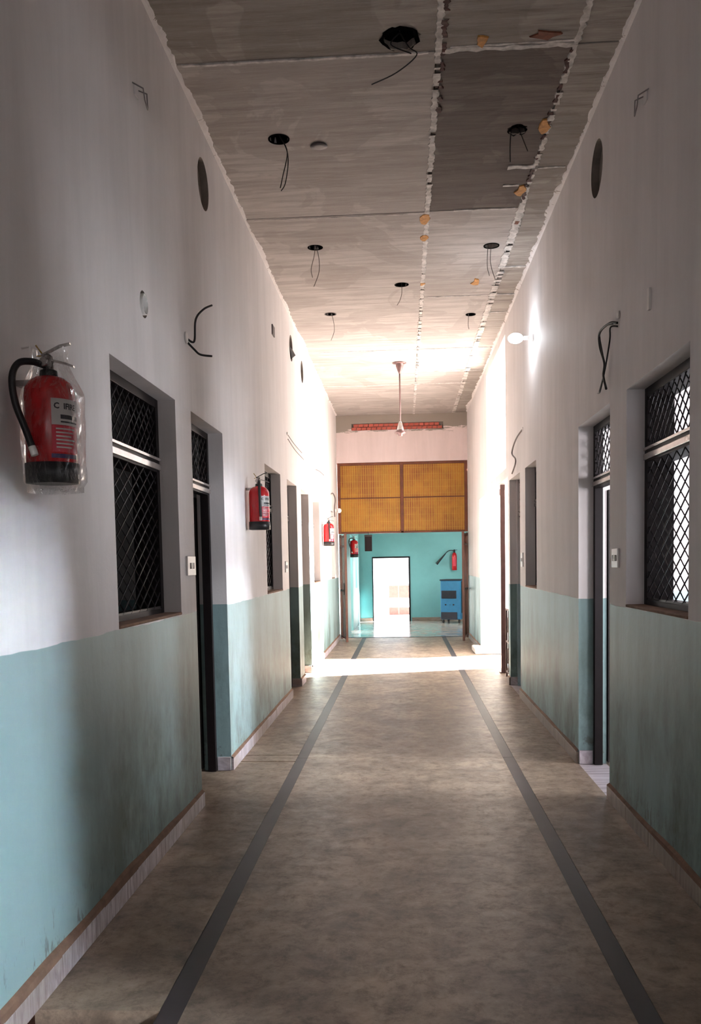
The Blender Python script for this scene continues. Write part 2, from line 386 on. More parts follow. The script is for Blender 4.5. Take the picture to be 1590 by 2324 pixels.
# ------------------------------------------------------------------ ceiling
slab = link('ceiling', B(A-0.2, Bx+0.2, Y0, Y1+0.2, H+0.04, H+0.2), M['concrete']); slab['kind'] = 'structure'
edgesY = [Y0, -1.95, 0.4, 2.75, 5.19, 7.47, 9.82, 12.17, 14.52, Y1]
edgesX = [A, 0.225, 0.995, Bx]
HOLES = [(0.02, 5.05, 0.105, 0.018), (-0.80, 6.12, 0.068, 0.004), (0.80, 6.15, 0.062, 0.012), (-0.76, 8.18, 0.066, 0.004), (0.84, 8.32, 0.068, 0.008),
         (0.02, 9.35, 0.07, 0.003), (-0.80, 10.34, 0.065, 0.003), (0.82, 10.56, 0.055, 0.005)]
for i, (a, b) in enumerate(zip(edgesX, edgesX[1:])):
    for j, (c, d) in enumerate(zip(edgesY, edgesY[1:])):
        g = 0.004; bm = bmesh.new(); z = H+random.uniform(-0.004, 0.004); a1, b1, c1, d1 = a+g, b-g, c+g, d-g
        hs = [circ(h[0], h[1], h[2], 22, h[3]) for h in HOLES if a1 < h[0] < b1 and c1 < h[1] < d1]
        tess(bm, [[(a1, c1), (b1, c1), (b1, d1), (a1, d1)]]+hs, lambda u, v: (u, v, z))
        for p, q in (((a1, c1), (b1, c1)), ((b1, c1), (b1, d1)), ((b1, d1), (a1, d1)), ((a1, d1), (a1, c1))):
            quad(bm, (*p, z), (*q, z), (*q, H+0.04), (*p, H+0.04))
        for lp in hs:
            for k in range(len(lp)):
                p, q = lp[k], lp[(k+1) % len(lp)]; quad(bm, (*p, z), (*q, z), (*q, H+0.045), (*p, H+0.045))
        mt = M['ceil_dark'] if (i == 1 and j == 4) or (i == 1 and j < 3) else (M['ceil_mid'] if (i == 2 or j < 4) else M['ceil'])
        link('ceiling_panel', bm, mt, slab)
# strips of joint plaster, rust and scraps that hang on the joints
def ragged_strip(name, x0, y0, x1, y1, w, mat, amp=0.012, seg=0.09, th=0.006, gap=0.0, parent=slab):
    L = math.hypot(x1-x0, y1-y0); n = max(3, int(L/seg)); ux, uy = (x1-x0)/L, (y1-y0)/L; nx, ny = -uy, ux
    bm = bmesh.new(); prev = None; z1 = H-th
    for i in range(n+1):
        s = L*i/n; wl_ = w/2+random.uniform(-amp, amp); wr_ = w/2+random.uniform(-amp, amp)
        if gap and random.random() < gap: prev = None; continue
        c = (x0+ux*s, y0+uy*s)
        zz = z1+random.uniform(-.002, .002)
        row = [(c[0]+nx*wl_, c[1]+ny*wl_, H+0.003), (c[0]+nx*wl_*.85, c[1]+ny*wl_*.85, zz), (c[0]-nx*wr_*.85, c[1]-ny*wr_*.85, zz), (c[0]-nx*wr_, c[1]-ny*wr_, H+0.003)]
        cur = [bm.verts.new(p) for p in row]
        if prev:
            for k in range(3): bm.faces.new((prev[k], prev[k+1], cur[k+1], cur[k]))
        prev = cur
    return link(name, bm, mat, parent)
for a, b in zip(edgesY[2:], edgesY[3:]):
    g = 0.25 if a < 9 else 0.35
    ragged_strip('joint_plaster', 0.235, a, 0.235, b, 0.044, M['joint'], 0.008, 0.022, gap=0.05 if a < 8 else 0.18)
    ragged_strip('joint_plaster', 1.0, a, 1.0, b, 0.074 if a > 7 else 0.040, M['joint'], 0.010, 0.025, gap=0.10)
ragged_strip('joint_rust', 0.262, 2.8, 0.262, 5.9, 0.030, M['rust'], 0.010, 0.018, 0.008, gap=0.25)
ragged_strip('joint_rust', 0.985, 5.2, 0.985, 7.3, 0.022, M['rust'], 0.012, 0.03, 0.008, gap=0.3)
for y, x0, x1, w_ in ((5.185, 0.25, 1.0, 0.045), (5.20, A+.05, 0.18, 0.022), (5.15, 0.3, 0.99, 0.014), (7.47, 0.45, 0.95, 0.02), (7.50, -1.2, 0.2, 0.012), (9.82, 0.3, 1.25, 0.02), (10.5, 1.02, 1.24, 0.03),
                       (8.93, 1.0, 1.24, 0.03), (6.72, 0.80, 1.0, 0.05), (7.03, 0.8, .92, 0.03), (6.74, 1.02, 1.22, 0.02), (12.17, -1.1, 1.2, 0.02), (13.6, 0.3, 1.2, 0.018), (14.52, -1.2, 1.1, 0.02)):
    ragged_strip('joint_plaster', x0, y, x1, y, w_, M['joint'], w_*0.25, 0.05)
def scrap(x, y, sx, sy, mat, th=0.007):
    bm = bmesh.new(); n = 9
    lo = [bm.verts.new((sx*math.cos(2*PI*i/n)*random.uniform(.45, 1.15), sy*math.sin(2*PI*i/n)*random.uniform(.5, 1.15), -th*random.uniform(.5, 1))) for i in range(n)]
    hi = [bm.verts.new((v.co.x*1.08, v.co.y*1.08, 0.003)) for v in lo]
    bm.faces.new(lo); [bm.faces.new((lo[i], lo[(i+1) % n], hi[(i+1) % n], hi[i])) for i in range(n)]
    link('foam_scrap' if mat is M['foam'] else 'paper_scrap', bm, mat, slab, loc=(x, y, H-0.004))
for x, y, sx, sy, k in ((0.215, 7.62, .05, .13, 'foam'), (0.225, 8.05, .035, .10, 'foam'), (0.23, 9.35, .03, .06, 'foam'), (0.47, 5.10, .045, .07, 'foam'), (0.82, 5.08, .10, .05, 'redscrap'),
                        (0.965, 6.12, .045, .10, 'foam'), (0.95, 7.13, .045, .10, 'foam'), (0.79, 9.37, .055, .13, 'foam'), (1.0, 7.78, .03, .05, 'redscrap')):
    scrap(x, y, sx, sy, M[k])
# ragged white paint edge that laps from the walls onto the ceiling
for (X, q) in ((A, 1), (Bx, -1)):
    bm = bmesh.new(); y = -3.0; prev = None
    while y < 17.3:
        d = .012+.03*abs(noise.noise(Vector((y*5, X, 1))))+.05*max(0, noise.noise(Vector((y*1.3, X, 7))))+random.uniform(0, .014)
        row = [bm.verts.new((X-q*.002, y, H-.016)), bm.verts.new((X+q*d*.6, y, H-.009)), bm.verts.new((X+q*d, y, H+.004))]
        if prev: [bm.faces.new((prev[k], prev[k+1], row[k+1], row[k])) for k in range(2)]
        prev = row; y += random.uniform(.015, .04)
    link('paint_edge', bm, M['wall'], wl if q > 0 else wr)

# ------------------------------------------------------------------ floor
fl = link('floor', B(A-0.2, Bx+0.2, Y0, Y1+0.2, -0.25, -0.06), M['rubble']); fl['kind'] = 'structure'
FX = [(A, -0.845), (-0.765, 0.735), (0.815, Bx)]
def slabpiece(name, x0, x1, y0, y1, mat, z=0.0): return link(name, B(x0, x1, y0, y1, -0.06, z), mat, fl)
ycut = {0: [(Y0, 0.9), (2.84, 6.575), (6.600, 6.80), (6.816, Y1+.2)], 1: [(Y0, 2.2), (2.203, 6.70), (6.703, 11.2), (11.203, Y1+.2)], 2: [(Y0, 2.2), (2.203, 6.70), (6.703, 11.2), (11.203, Y1+.2)]}
for k, (a, b) in enumerate(FX):
    for (c, d) in ycut[k]: slabpiece('terrazzo_slab', a+0.0015, b-0.0015, c, d, M['floor'])
for (a, b) in ((-0.845, -0.765), (0.735, 0.815)):
    for (c, d) in ycut[1]: slabpiece('border_strip', a, b, c, d, M['strip'], -0.001)
bm = bmesh.new()
for i in range(260):
    x = random.uniform(A+.02, -.87); y = random.uniform(2.45, 2.78); s = random.uniform(.006, .02)
    r = bmesh.ops.create_icosphere(bm, subdivisions=1, radius=s, matrix=Matrix.Translation((x, y, -0.055+s*.4)))
    for v in r['verts']: v.co += Vector((random.uniform(-.3, .3)*s, random.uniform(-.3, .3)*s, random.uniform(-.3, .2)*s))
link('gravel', bm, M['rubble'], fl, kind='stuff', label='red brick gravel in the broken floor trench')
# door thresholds
for X, s, ds in ((A, -1, LD), (Bx, 1, RD)):
    for a, b in ds: link('threshold', B(min(X, X+s*TH), max(X, X+s*TH), a, b, -.06, -0.002), M['floor'] if s < 0 else M['marble'], fl)
slabpiece('threshold', Bx, Bx+TH, 10.76, 14.72, M['floor'], -0.001)
th = link('threshold_bar', B(A, Bx, 17.52, 17.56, -.05, 0.008, 0.002), M['strip'], fl)

# ------------------------------------------------------------------ skirting tiles
def skirting(name, X, s, gaps, mat):
    root = link(name, B(min(X, X+s*.006), max(X, X+s*.006), Y0, Y0+.05, 0, .1), mat); root['kind'] = 'structure'
    y = 1.2
    segs = []; cur = y
    for a, b in sorted(gaps)+[(17.3, 18)]:
        if a > cur: segs.append((cur, a))
        cur = max(cur, b)
    for a, b in segs:
        n = max(1, round((b-a)/0.45)); L = (b-a)/n
        for i in range(n):
            h = 0.088+random.uniform(-.003, .003)
            link('skirting_tile', B(min(X, X+s*.018), max(X, X+s*.018), a+i*L+.001, a+(i+1)*L-.0015, 0, h, 0.002), mat, root)
        # raw plaster ledge left above the tiles, uneven
        bm = bmesh.new(); k = max(2, int((b-a)/.08)); prev = None
        for i in range(k+1):
            yy = a+(b-a)*i/k; hh = 0.088+ (0.05 if s > 0 else 0.045)*(0.75+0.5*noise.noise(Vector((yy*1.7, X, 3))))*max(.3, min(1, 1-(yy-3.9)*.6))
            row = [bm.verts.new(p) for p in ((X+s*.0175, yy, .086), (X+s*.016, yy, hh-.006), (X-s*.002, yy, hh+.006))]
            if prev: [bm.faces.new((prev[q], prev[q+1], row[q+1], row[q])) for q in range(2)]
            prev = row
        link('plaster_ledge', bm, M['cement'], root)
    return root
skirting('baseboard_left', A, 1, LD, M['marble'])
skirting('baseboard_right', Bx, -1, RD+[(0.55, 1.75), (10.76, 14.72)], M['marble_brown'])
# marble shoes on the door reveals
for X, s, ds, par in ((A, -1, LD, wl), (Bx, 1, RD, wr)):
    for a, b in ds[:3]:
        link('reveal_skirting', B(min(X+s*.002, X+s*.10), max(X+s*.002, X+s*.10), b-.016, b, 0, .10, .002), M['marble'], par)

# ------------------------------------------------------------------ windows, door frames and grilles
def lattice(root, X, y0, y1, z0, z1, pw, ph, joined=False, rad=0.0042):
    g = None; bmj = bmesh.new() if joined else None
    segs = []
    W, Hh = y1-y0, z1-z0; k = ph/pw
    n0 = int(-Hh/k/pw)-1; n1 = int(W/pw)+1
    for sgn in (1, -1):
        for i in range(n0, n1+1):
            # line: z = z0 + k*(y - yb), mirrored for sgn<0
            yb = i*pw+pw*.5; pts = []
            ya, yz = max(0, yb), min(W, yb+Hh/k)
            if yz-ya < 0.01: continue
            p = (ya, k*(ya-yb)); q = (yz, k*(yz-yb))
            if sgn < 0: p, q = (W-p[0], p[1]), (W-q[0], q[1])
            segs.append(((y0+p[0], z0+p[1]), (y0+q[0], z0+q[1]), sgn))
    first = None
    g = link('grille', B(X-.005, X+.005, y0, y1, z0, z0+.012), M['grille'], root)
    for (p, q, sgn) in segs:
        a = Vector((X+sgn*.0025, *p)); b = Vector((X+sgn*.0025, *q))
        bm = bmj if joined else bmesh.new(); tube(bm, [a, b], rad, 4)
        if not joined: link('bar', bm, M['grille'], g)
    if joined: link('lattice', bmj, M['grille'], g, kind='stuff')
    return g
def frame_boxes(root, name, X0, X1, y0, y1, z0, z1, w, rail=None, bottom=True, railmat=None):
    a, b = min(X0, X1), max(X0, X1)
    link('jamb', B(a, b, y0, y0+w, z0, z1, .003), M['frame'], root); link('jamb', B(a, b, y1-w, y1, z0, z1, .003), M['frame'], root)
    link('head', B(a, b, y0+w, y1-w, z1-w, z1, .003), M['frame'], root)
    if bottom: link('sill_rail', B(a, b, y0+w, y1-w, z0, z0+w*.8, .003), M['frame'], root)
    if rail:
        rz, rh = rail
        link('transom', B(a, b, y0+w, y1-w, rz, rz+rh, .003), M['frame'], root)
        f = X0+(0.012 if X0 < 0 else -0.012)
        link('transom_moulding', B(min(f, X0), max(f, X0), y0+w*.3, y1-w*.3, rz+.012, rz+rh*.62, .004), M['rail'], root, label='pale glossy moulding of the transom')
        link('transom_moulding', B(min(f, X0), max(f, X0), y0+w*.3, y1-w*.3, rz+rh*.86, rz+rh+.006, .003), M['rail'], root, label='pale glossy bead above the transom')
def window(n, X, s, y0, y1, joined=False, shutter=True):
    root = thing('window_%d' % n, '', 'window', (0, 0, 0)); del root['label']; del root['category']; root['kind'] = 'structure'
    X0, X1 = X+s*.10, X+s*.25
    frame_boxes(root, 'w', X0, X1, y0, y1, SL, HD, .05, rail=(2.03, .075))
    lattice(root, X0+s*.012, y0+.05, y1-.05, SL+.04, 2.03, .135, .083, joined)
    lattice(root, X0+s*.012, y0+.05, y1-.05, 2.105, HD-.05, .09, .076, joined)
    link('sill', B(min(X-s*.004, X0), max(X-s*.004, X0), y0+.002, y1-.002, SL-.001, SL+.014, .004), M['cement'], root)
    if shutter:
        for z0, z1 in ((SL+.05, 2.02),):
            ang = math.radians(112)
            o = link('shutter', B(0, .42, -.012, .012, z0, z1, .003), M['shutter'], root, loc=(X1-s*.012, y1+.004, 0))
            o.rotation_euler[2] = PI/2
            h = link('handle', B(.34, .36, -.03 if s > 0 else .012, -.012 if s > 0 else .03, 1.6, 1.72, .004), M['grille'], o)
    return root
def door(n, X, s, y0, y1, joined=False, leaf=True):
    root = thing('door_%d' % n, '', 'door'); del root['label']; del root['category']; root['kind'] = 'structure'
    X0, X1 = X+s*.105, X+s*.165
    frame_boxes(root, 'd', X0, X1, y0, y1, 0, HD, .045, rail=(2.0, .07), bottom=False)
    lattice(root, X0+s*.012, y0+.045, y1-.045, 2.07, HD-.045, .10, .085, joined)
    if leaf:
        o = link('door_leaf', B(0, y1-y0-.1, -.017, .017, .01, 1.99, .003), M['shutter'], root, loc=(X+s*.225, y1-.01, 0))
        o.rotation_euler[2] = (PI/2-math.radians(1.5)) if s > 0 else (PI/2+math.radians(1.5))
        link('handle', tube(bmesh.new(), [(y1-y0-.2, -s*.017, .95), (y1-y0-.2, -s*.05, .97), (y1-y0-.2, -s*.05, 1.10), (y1-y0-.2, -s*.017, 1.12)], .006, 6), M['chrome'], o)
    return root
window(1, A, -1, *LW[0]); window(2, Bx, 1, *RW[0]); window(3, A, -1, *LW[1], joined=True); window(4, Bx, 1, *RW[1], joined=True)
window(5, A, -1, *LW[2], joined=True); window(6, A, -1, *LW[3], joined=True, shutter=False)
door(1, A, -1, *LD[0]); door(2, Bx, 1, *RD[0]); door(3, A, -1, *LD[1], joined=True); door(4, A, -1, *LD[2], joined=True); door(5, Bx, 1, *RD[1], joined=True)

# ------------------------------------------------------------------ side rooms (shells)
def room(name, x0, x1, y0, y1, h, mat, open_side, hole=None):
    """open_side: +1 corridor on the right of this room (left-hand rooms), -1 the reverse"""
    bm = bmesh.new(); t = .12
    box(bm, x0-t, x1+t, y0-t, y0, 0, h) if True else None
    box(bm, x0-t, x1+t, y1, y1+t, 0, h)
    if open_side > 0: X, xa, xb = x0, x0-t, x0
    else: X, xa, xb = x1, x1, x1+t
    if hole:
        a, b, c, d = hole
        box(bm, xa, xb, y0, a, 0, h); box(bm, xa, xb, b, y1, 0, h); box(bm, xa, xb, a, b, 0, c); box(bm, xa, xb, a, b, d, h)
    else: box(bm, xa, xb, y0, y1, 0, h)
    o = link('wall_'+name, bm, mat); o['kind'] = 'structure'
    c = link('ceiling_'+name, B(x0-t, x1+t, y0-t, y1+t, h, h+.15), M['concrete']); c['kind'] = 'structure'
    f = link('floor_'+name, B(x0-t, x1+t, y0-t, y1+t, -.2, -.004), M['floor']); f['kind'] = 'structure'
xl = A-TH-.001; xr = Bx+TH+.001
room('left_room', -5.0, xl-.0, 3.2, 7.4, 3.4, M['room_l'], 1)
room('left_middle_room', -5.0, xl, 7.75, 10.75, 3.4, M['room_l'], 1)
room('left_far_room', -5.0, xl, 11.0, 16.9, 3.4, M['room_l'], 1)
room('right_near_room', xr, 4.2, -1.6, 3.1, 3.4, M['room_r'], -1)
room('right_room', xr, 5.0, 3.35, 7.45, 3.4, M['room_r'], -1)
room('right_middle_room', xr, 5.0, 7.70, 10.55, 3.4, M['room_r'], -1)
# unseen block added outside to shade the near part of the opening
o = link('wall_outer_block', B(1.72, 5.1, 10.8, 12.45, 0, 5.2), M['white_ext']); o['kind'] = 'structure'
o = link('wall_outer_far', B(Bx+TH+.003, 4.2, 14.9, 15.15, 0, 3.2), M['white_ext']); o['kind'] = 'structure'
o = link('wall_near_end', B(-5, 5, Y0-.3, Y0-.1, 0, 4.6), M['room_l']); o['kind'] = 'structure'
o = link('ground', B(-30, 40, -20, 60, -.5, -.26), M['ground']); o['kind'] = 'structure'
o = link('floor_courtyard', B(Bx+TH+.004, 8, 12.46, 14.89, -.25, -.01), M['ground']); o['kind'] = 'structure'

# ------------------------------------------------------------------ turquoise room beyond the gate
tx0, tx1, ty0, ty1 = -1.13, 2.6, Y1+.2, 22.4
def sbox(name, *a, mat=None):
    o = link(name, B(*a), mat or M['teal']); o['kind'] = 'structure'; return o
tl = bmesh.new()
for a, b, c, d in ((ty0, 18.7, 0, 3.4), (18.7, 19.5, 2.1, 3.4), (19.5, 20.6, 0, 3.4), (20.6, 21.4, 2.1, 3.4), (20.6, 21.4, 0, .9), (21.4, ty1, 0, 3.4)): box(tl, tx0-.15, tx0, a, b, c, d)
o = link('wall_turquoise_left', tl, M['teal']); o['kind'] = 'structure'
tl = bmesh.new()
for x0, x1, c, d in ((tx0-.15, -.80, 0, 3.4), (-.80, .16, 1.64, 3.4), (.16, tx1, 0, 3.4)): box(tl, x0, x1, ty1, ty1+.2, c, d)
o = link('wall_turquoise_back', tl, M['teal']); o['kind'] = 'structure'
tl = bmesh.new()
for a, b, c, d in ((ty0, ty1, 0, 3.4),): box(tl, tx1, tx1+.15, a, b, c, d)
o = link('wall_turquoise_right', tl, M['teal']); o['kind'] = 'structure'
sbox('wall_turquoise_front', Bx+.2, tx1, ty0-.2, ty0, 0, 3.4)
sbox('ceiling_turquoise', tx0-.15, tx1+.15, ty0+.0, ty1+.2, 3.4, 3.5, mat=M['white_ext'])
def shiny_floor():
    t = NT('polished_pale_floor'); n = t.noise(t.pos(), 3, 5); t.color(t.mix(t.ramp(n, .35, .7), srgb(190, 178, 170), srgb(166, 152, 144)))
    t.b.inputs['Roughness'].default_value = .16; return t.m
sbox('floor_turquoise', tx0-.15, tx1+.15, ty0, ty1+.2, -.25, .0, mat=shiny_floor())
for a, b, nm in ((tx0+.0, -.805, 'x'), (.19, tx1, 'y')):
    o = link('baseboard_turquoise', B(a, b, ty1-.015, ty1, 0, .09), M['marble_brown']); o['kind'] = 'structure'
# side passage shell left of the turquoise room
sbox('wall_passage', -3.2, -3.1, ty0, ty1, 0, 3.4, mat=M['white_ext']); sbox('floor_passage', -3.2, tx0-.15, ty0, ty1, -.25, -.002, mat=M['floor'])
# back door frame and leaf swung outwards
dr = thing('door_6', '', 'd'); del dr['label']; del dr['category']; dr['kind'] = 'structure'
link('jamb', B(-.80, -.775, ty1-.01, ty1+.1, 0, 1.64), M['frame'], dr); link('jamb', B(.12, .16, ty1-.01, ty1+.1, 0, 1.64), M['frame'], dr)
link('head', B(-.775, .12, ty1-.01, ty1+.1, 1.60, 1.64), M['frame'], dr)

# terrace outside the back door
sbox('floor_terrace', -4, 5, ty1+.2, 27, -.25, -.03, mat=M['ground'])
g = thing('terrace_gate', 'pinkish panelled gate with thin posts on the terrace seen through the back doorway', 'gate', (0, 25.4, 0))
for x in (-.46, -.16, .9): link('post', B(x-.015, x+.015, -.015, .015, -.03, .86, .003), M['grate'], g)
link('top_rail', B(-.47, .92, -.012, .012, .84, .87), M['grate'], g)
for a, b in ((-.44, -.175), (-.145, .885)): link('panel', B(a, b, -.01, .01, .47, .83), M['pink'], g)
link('kick_panel', B(-.44, .885, -.01, .01, -.02, .2), M['pink'], g)

# ------------------------------------------------------------------ amber transom screen over the gate
ts = thing('transom_screen', 'amber ribbed screen in a brown frame above the passage to the turquoise room', 'screen', (0, Y1+.05, 0))
z0, z1, zm = 2.07, 3.45, 2.76
for x in (A+.03, Bx-.03): link('side_post', B(x-.03, x+.03, -.03, .03, z0, z1, .004), M['amber_frame'], ts)
link('mullion', B(-.045, .015, -.035, .03, z0, z1, .004), M['amber_frame'], ts)
link('top_rail', B(A+.06, Bx-.06, -.03, .03, z1-.05, z1, .004), M['amber_frame'], ts)
link('bottom_rail', B(A+.06, Bx-.06, -.035, .03, z0, z0+.035, .004), M['amber_frame'], ts)
for a, b in ((A+.06, -.045), (.015, Bx-.06)):
    link('middle_rail', B(a, b, -.02, .02, zm-.01, zm+.01, .002), M['amber_frame'], ts)
    for c, d in ((z0+.035, zm-.01), (zm+.01, z1-.05)):
        s_ = link('sheet', B(a, b, .0, .008, c, d), M['amber'], ts)
        bm = bmesh.new(); n = 26
        for i in range(n+1):
            x = a+(b-a)*(i+.5)/(n+1); box(bm, x-.005, x+.005, -.008, -.001, c, d)
        for i in range(5):
            zz = c+(d-c)*(i+.5)/5; box(bm, a, b, -.010, -.006, zz-.002, zz+.002)
        link('wire_mesh', bm, M['ambwire'], s_, kind='stuff')

# gate leaves folded back against the walls
def gate_leaf(label, x, y, rz, lean, W=.82, zt=2.05):
    g = thing('gate_leaf', label, 'gate', (x, y, 0), rz=rz); g.rotation_euler[1] = lean
    for a in (0, W-.06): link('stile', B(a, a+.055, -.022, .022, 0.01, zt, .004), M['post'], g)
    for zz in (.05, .95, 1.80, zt-.06): link('rail', B(.05, W-.06, -.012, .012, zz, zz+.035, .003), M['post'], g)
    for i in range(5):
        xx = .05+(W-.11)*(i+1)/6; link('rod', tube(bmesh.new(), [(xx, 0, .08), (xx, 0, zt-.05)], .006, 6), M['post'], g)
    link('bolt', tube(bmesh.new(), [(W-.04, -.035, .9), (W-.04, -.035, 1.12)], .009, 6), M['grille'], g)
    return g
gate_leaf('brown iron gate leaf folded open at the left wall beneath the amber screen', -1.235, 17.30, math.radians(-79), 0)
gate_leaf('brown iron gate leaf folded open at the right wall beneath the amber screen', 1.235, 17.30, math.radians(-99.5), math.radians(0))

# dark box hanging on a cord
hs = thing('hanging_box', 'dark rectangular box hanging on a cord in front of the amber screen', 'box', (-.68, 17.2, 0))
link('case', B(-.07, .07, -.04, .04, 1.72, 2.03, .008), M['sign'], hs); link('cap', B(-.075, .075, -.045, .045, 2.0, 2.04, .006), M['black'], hs)
link('cord', tube(bmesh.new(), [(0, 0, 2.03), (.002, 0.12, 2.10), (0, .187, 2.09)], .004, 6), M['wire'], hs)

# ------------------------------------------------------------------ fire extinguishers
def text_mesh(s, size):
    cu = bpy.data.curves.new('t', 'FONT'); cu.body = s; cu.size = size; cu.offset = size*0.035; cu.align_x = 'CENTER'; cu.align_y = 'CENTER'; cu.resolution_u = 2
    o = bpy.data.objects.new('t', cu); C.objects.link(o); dg = bpy.context.evaluated_depsgraph_get()
    me = bpy.data.meshes.new_from_object(o.evaluated_get(dg)); bpy.data.objects.remove(o); return me
def wrap_text(s, size, R, az, z, bold=0.0):
    me = text_mesh(s, size); bm = bmesh.new(); bm.from_mesh(me)
    bmesh.ops.subdivide_edges(bm, edges=[e for e in bm.edges if e.calc_length() > .01], cuts=2)
    for v in bm.verts:
        a = az+v.co.x/R; v.co = Vector((R*math.cos(a), R*math.sin(a), z+v.co.y))
    return bm
def patch(R, a0, a1, z0, z1, n=14):
    return lathe(bmesh.new(), [(R, z0), (R, z1)], n, a0=a0, a1=a1)
def extinguisher(label, loc, faz, wrap=False, straight=False, group='red dry powder extinguishers on the left wall'):
    """base at loc; faz: azimuth the hose side faces; the label sits 60 degrees further round"""
    g = thing('fire_extinguisher', label, 'fire extinguisher', loc, group)
    R, hb = .083, .338
    body = link('cylinder', lathe(bmesh.new(), [(R*.9, .0), (R, .01), (R, hb-.055), (R*.97, hb-.032), (R*.85, hb-.012), (R*.62, hb+.004), (R*.3, hb+.012), (.02, hb+.014)], 36), M['red'], g, smooth='keep')
    link('foot_band', lathe(bmesh.new(), [(R*.8, -.006), (R+.004, -.004), (R+.005, .060), (R-.01, .061)], 36), M['black'], g, smooth='keep')
    link('neck_ring', lathe(bmesh.new(), [(.027, hb+.002), (.03, hb+.012), (.028, hb+.03), (.02, hb+.034)], 20), M['black'], g, smooth='keep')
    hv = link('valve', lathe(bmesh.new(), [(.017, hb+.03), (.019, hb+.05), (.015, hb+.078), (.009, hb+.084)], 16), M['chrome'], g, smooth='keep')
    la = faz+math.radians(75)          # levers point to the label side
    ux, uy = math.cos(la), math.sin(la)
    P = lambda r, z, o=0: Vector((ux*r-uy*o, uy*r+ux*o, z))
    def lever(pts, w_):
        bm = bmesh.new(); prev = None
        for r, z in pts:
            row = [bm.verts.new(P(r, z+dz, o)) for o, dz in ((-w_, 0), (w_, 0), (w_, .006), (-w_, .006))]
            if prev: [bm.faces.new((prev[i], prev[(i+1) % 4], row[(i+1) % 4], row[i])) for i in range(4)]
            else: bm.faces.new(row)
            prev = row
        bm.faces.new(prev); return bm
    link('carry_handle', lever([(-.012, hb+.058), (.02, hb+.060), (.06, hb+.050), (.085, hb+.040)], .010), M['chrome'], g, label='chrome carrying handle')
    link('squeeze_lever', lever([(-.02, hb+.078), (.0, hb+.088), (.04, hb+.108), (.075, hb+.116)], .009), M['black'] if not wrap else M['chrome'], g)
    link('safety_pin', tube(bmesh.new(), [P(-.03, hb+.075, -.02), P(-.02, hb+.085, .02), P(-.045, hb+.12, .02)], .0025, 6), M['brass'], g, label='brass safety pin')
    gx, gy = math.cos(faz-.5), math.sin(faz-.5)
    go = lathe(bmesh.new(), [(.016, 0), (.016, .012), (.012, .014)], 16)
    ga = link('pressure_gauge', go, M['chrome'], g, loc=(gx*.018, gy*.018, hb+.055)); ga.rotation_euler = Vector((gx, gy, 0)).to_track_quat('Z', 'Y').to_euler()
    # hose: out of the valve, loops out and comes down over the front of the cylinder
    hx, hy = math.cos(faz-math.radians(52)), math.sin(faz-math.radians(52))
    def Q(az, r, z): return Vector((r*math.cos(az), r*math.sin(az), z))
    f2 = faz
    pts = [Q(f2-.95, .012, hb+.046), Q(f2-1.0, .06, hb+.052), Q(f2-1.05, .105, hb+.040), Q(f2-1.05, .128, hb-.01), Q(f2-.98, .125, hb-.09), Q(f2-.80, .108, hb-.17), Q(f2-.60, .101, hb-.235)]
    if straight: pts = [Q(f2, .012, hb+.046), Q(f2, .05, hb+.05), Q(f2, .082, hb+.03), Q(f2, .096, hb-.03), Q(f2+.02, .099, hb-.12), Q(f2+.04, .099, hb-.2), Q(f2+.05, .099, hb-.245)]
    link('hose', tube(bmesh.new(), pts, .0115, 10, 6), M['black'], g, smooth=True)
    e = pts[-1]; d = (pts[-1]-pts[-2]).normalized()
    link('hose_nozzle', tube(bmesh.new(), [e-d*.004, e+d*.026], .0125, 12), M['plate'], g, label='pale hose end sleeve')
    # printed label
    a0, a1 = faz+math.radians(4), faz+math.radians(82)
    lb = link('label', patch(R+.0006, a0, a1, .180, .266), M['label'], g)
    R2 = R+.0014
    link('lettering', wrap_text('C  IFIRE', .026, R2, a0+math.radians(35), .241), M['ink'], lb)
    link('print_block', patch(R2, a0+math.radians(20), a1, .200, .214), M['ink'], lb)
    link('print_block', patch(R2, a0+math.radians(20), a1-.1, .188, .193), M['ink'], lb)
    lr = link('instruction_label', patch(R+.0006, a0, a1, .092, .178), M['label_red'], g, label='red instruction panel under the white label')
    for i in range(6): link('print_line', patch(R2, a0+.15, a1-.35-.1*(i % 3), .170-i*.012-.005, .170-i*.012), M['label'], lr)
    link('purple_band', patch(R+.001, a0-.05, a1-.2, .072, .086), M['purple'], g, label='purple printed band')
    # wall bracket
    link('wall_bracket', B(-.115, -R*.2, -.02, .02, hb-.02, hb-.0, .003), M['chrome'], g)
    if wrap:
        bm = bmesh.new(); n, mrow = 48, 26; prev = None
        for j in range(mrow+1):
            t = j/mrow; z = -.035+t*(hb+.14); row = []
            base = R+.012 if z < hb-.05 else max(.05, R+.012-(z-hb+.05)*.42)
            if z < -.01: base *= .85
            for i in range(n):
                a = 2*PI*i/n; wv = .006*noise.noise(Vector((math.cos(a)*3, math.sin(a)*3, z*9)))+.004*noise.noise(Vector((math.cos(a)*9, math.sin(a)*9, z*30)))
                off = .016*max(0, math.cos(a-(faz+1.35)))
                row.append(bm.verts.new(((base+wv+off)*math.cos(a), (base+wv+off)*math.sin(a), z)))
            if prev: [bm.faces.new((prev[i], prev[(i+1) % n], row[(i+1) % n], row[i])) for i in range(n)]
            prev = row
        for f in bm.faces: f.smooth = True
        link('plastic_wrap', bm, M['wrap'], g, smooth='keep', label='clear crinkled plastic wrap')
    return g
ex1 = extinguisher('red extinguisher in clear plastic wrap, nearest on the left wall beside the first window', (-1.175, 2.93, 1.79), math.radians(-70), True)
ex2 = extinguisher('red extinguisher without wrap on the left wall beside the second barred window', (-1.175, 7.22, 1.79), math.radians(-78), straight=True)
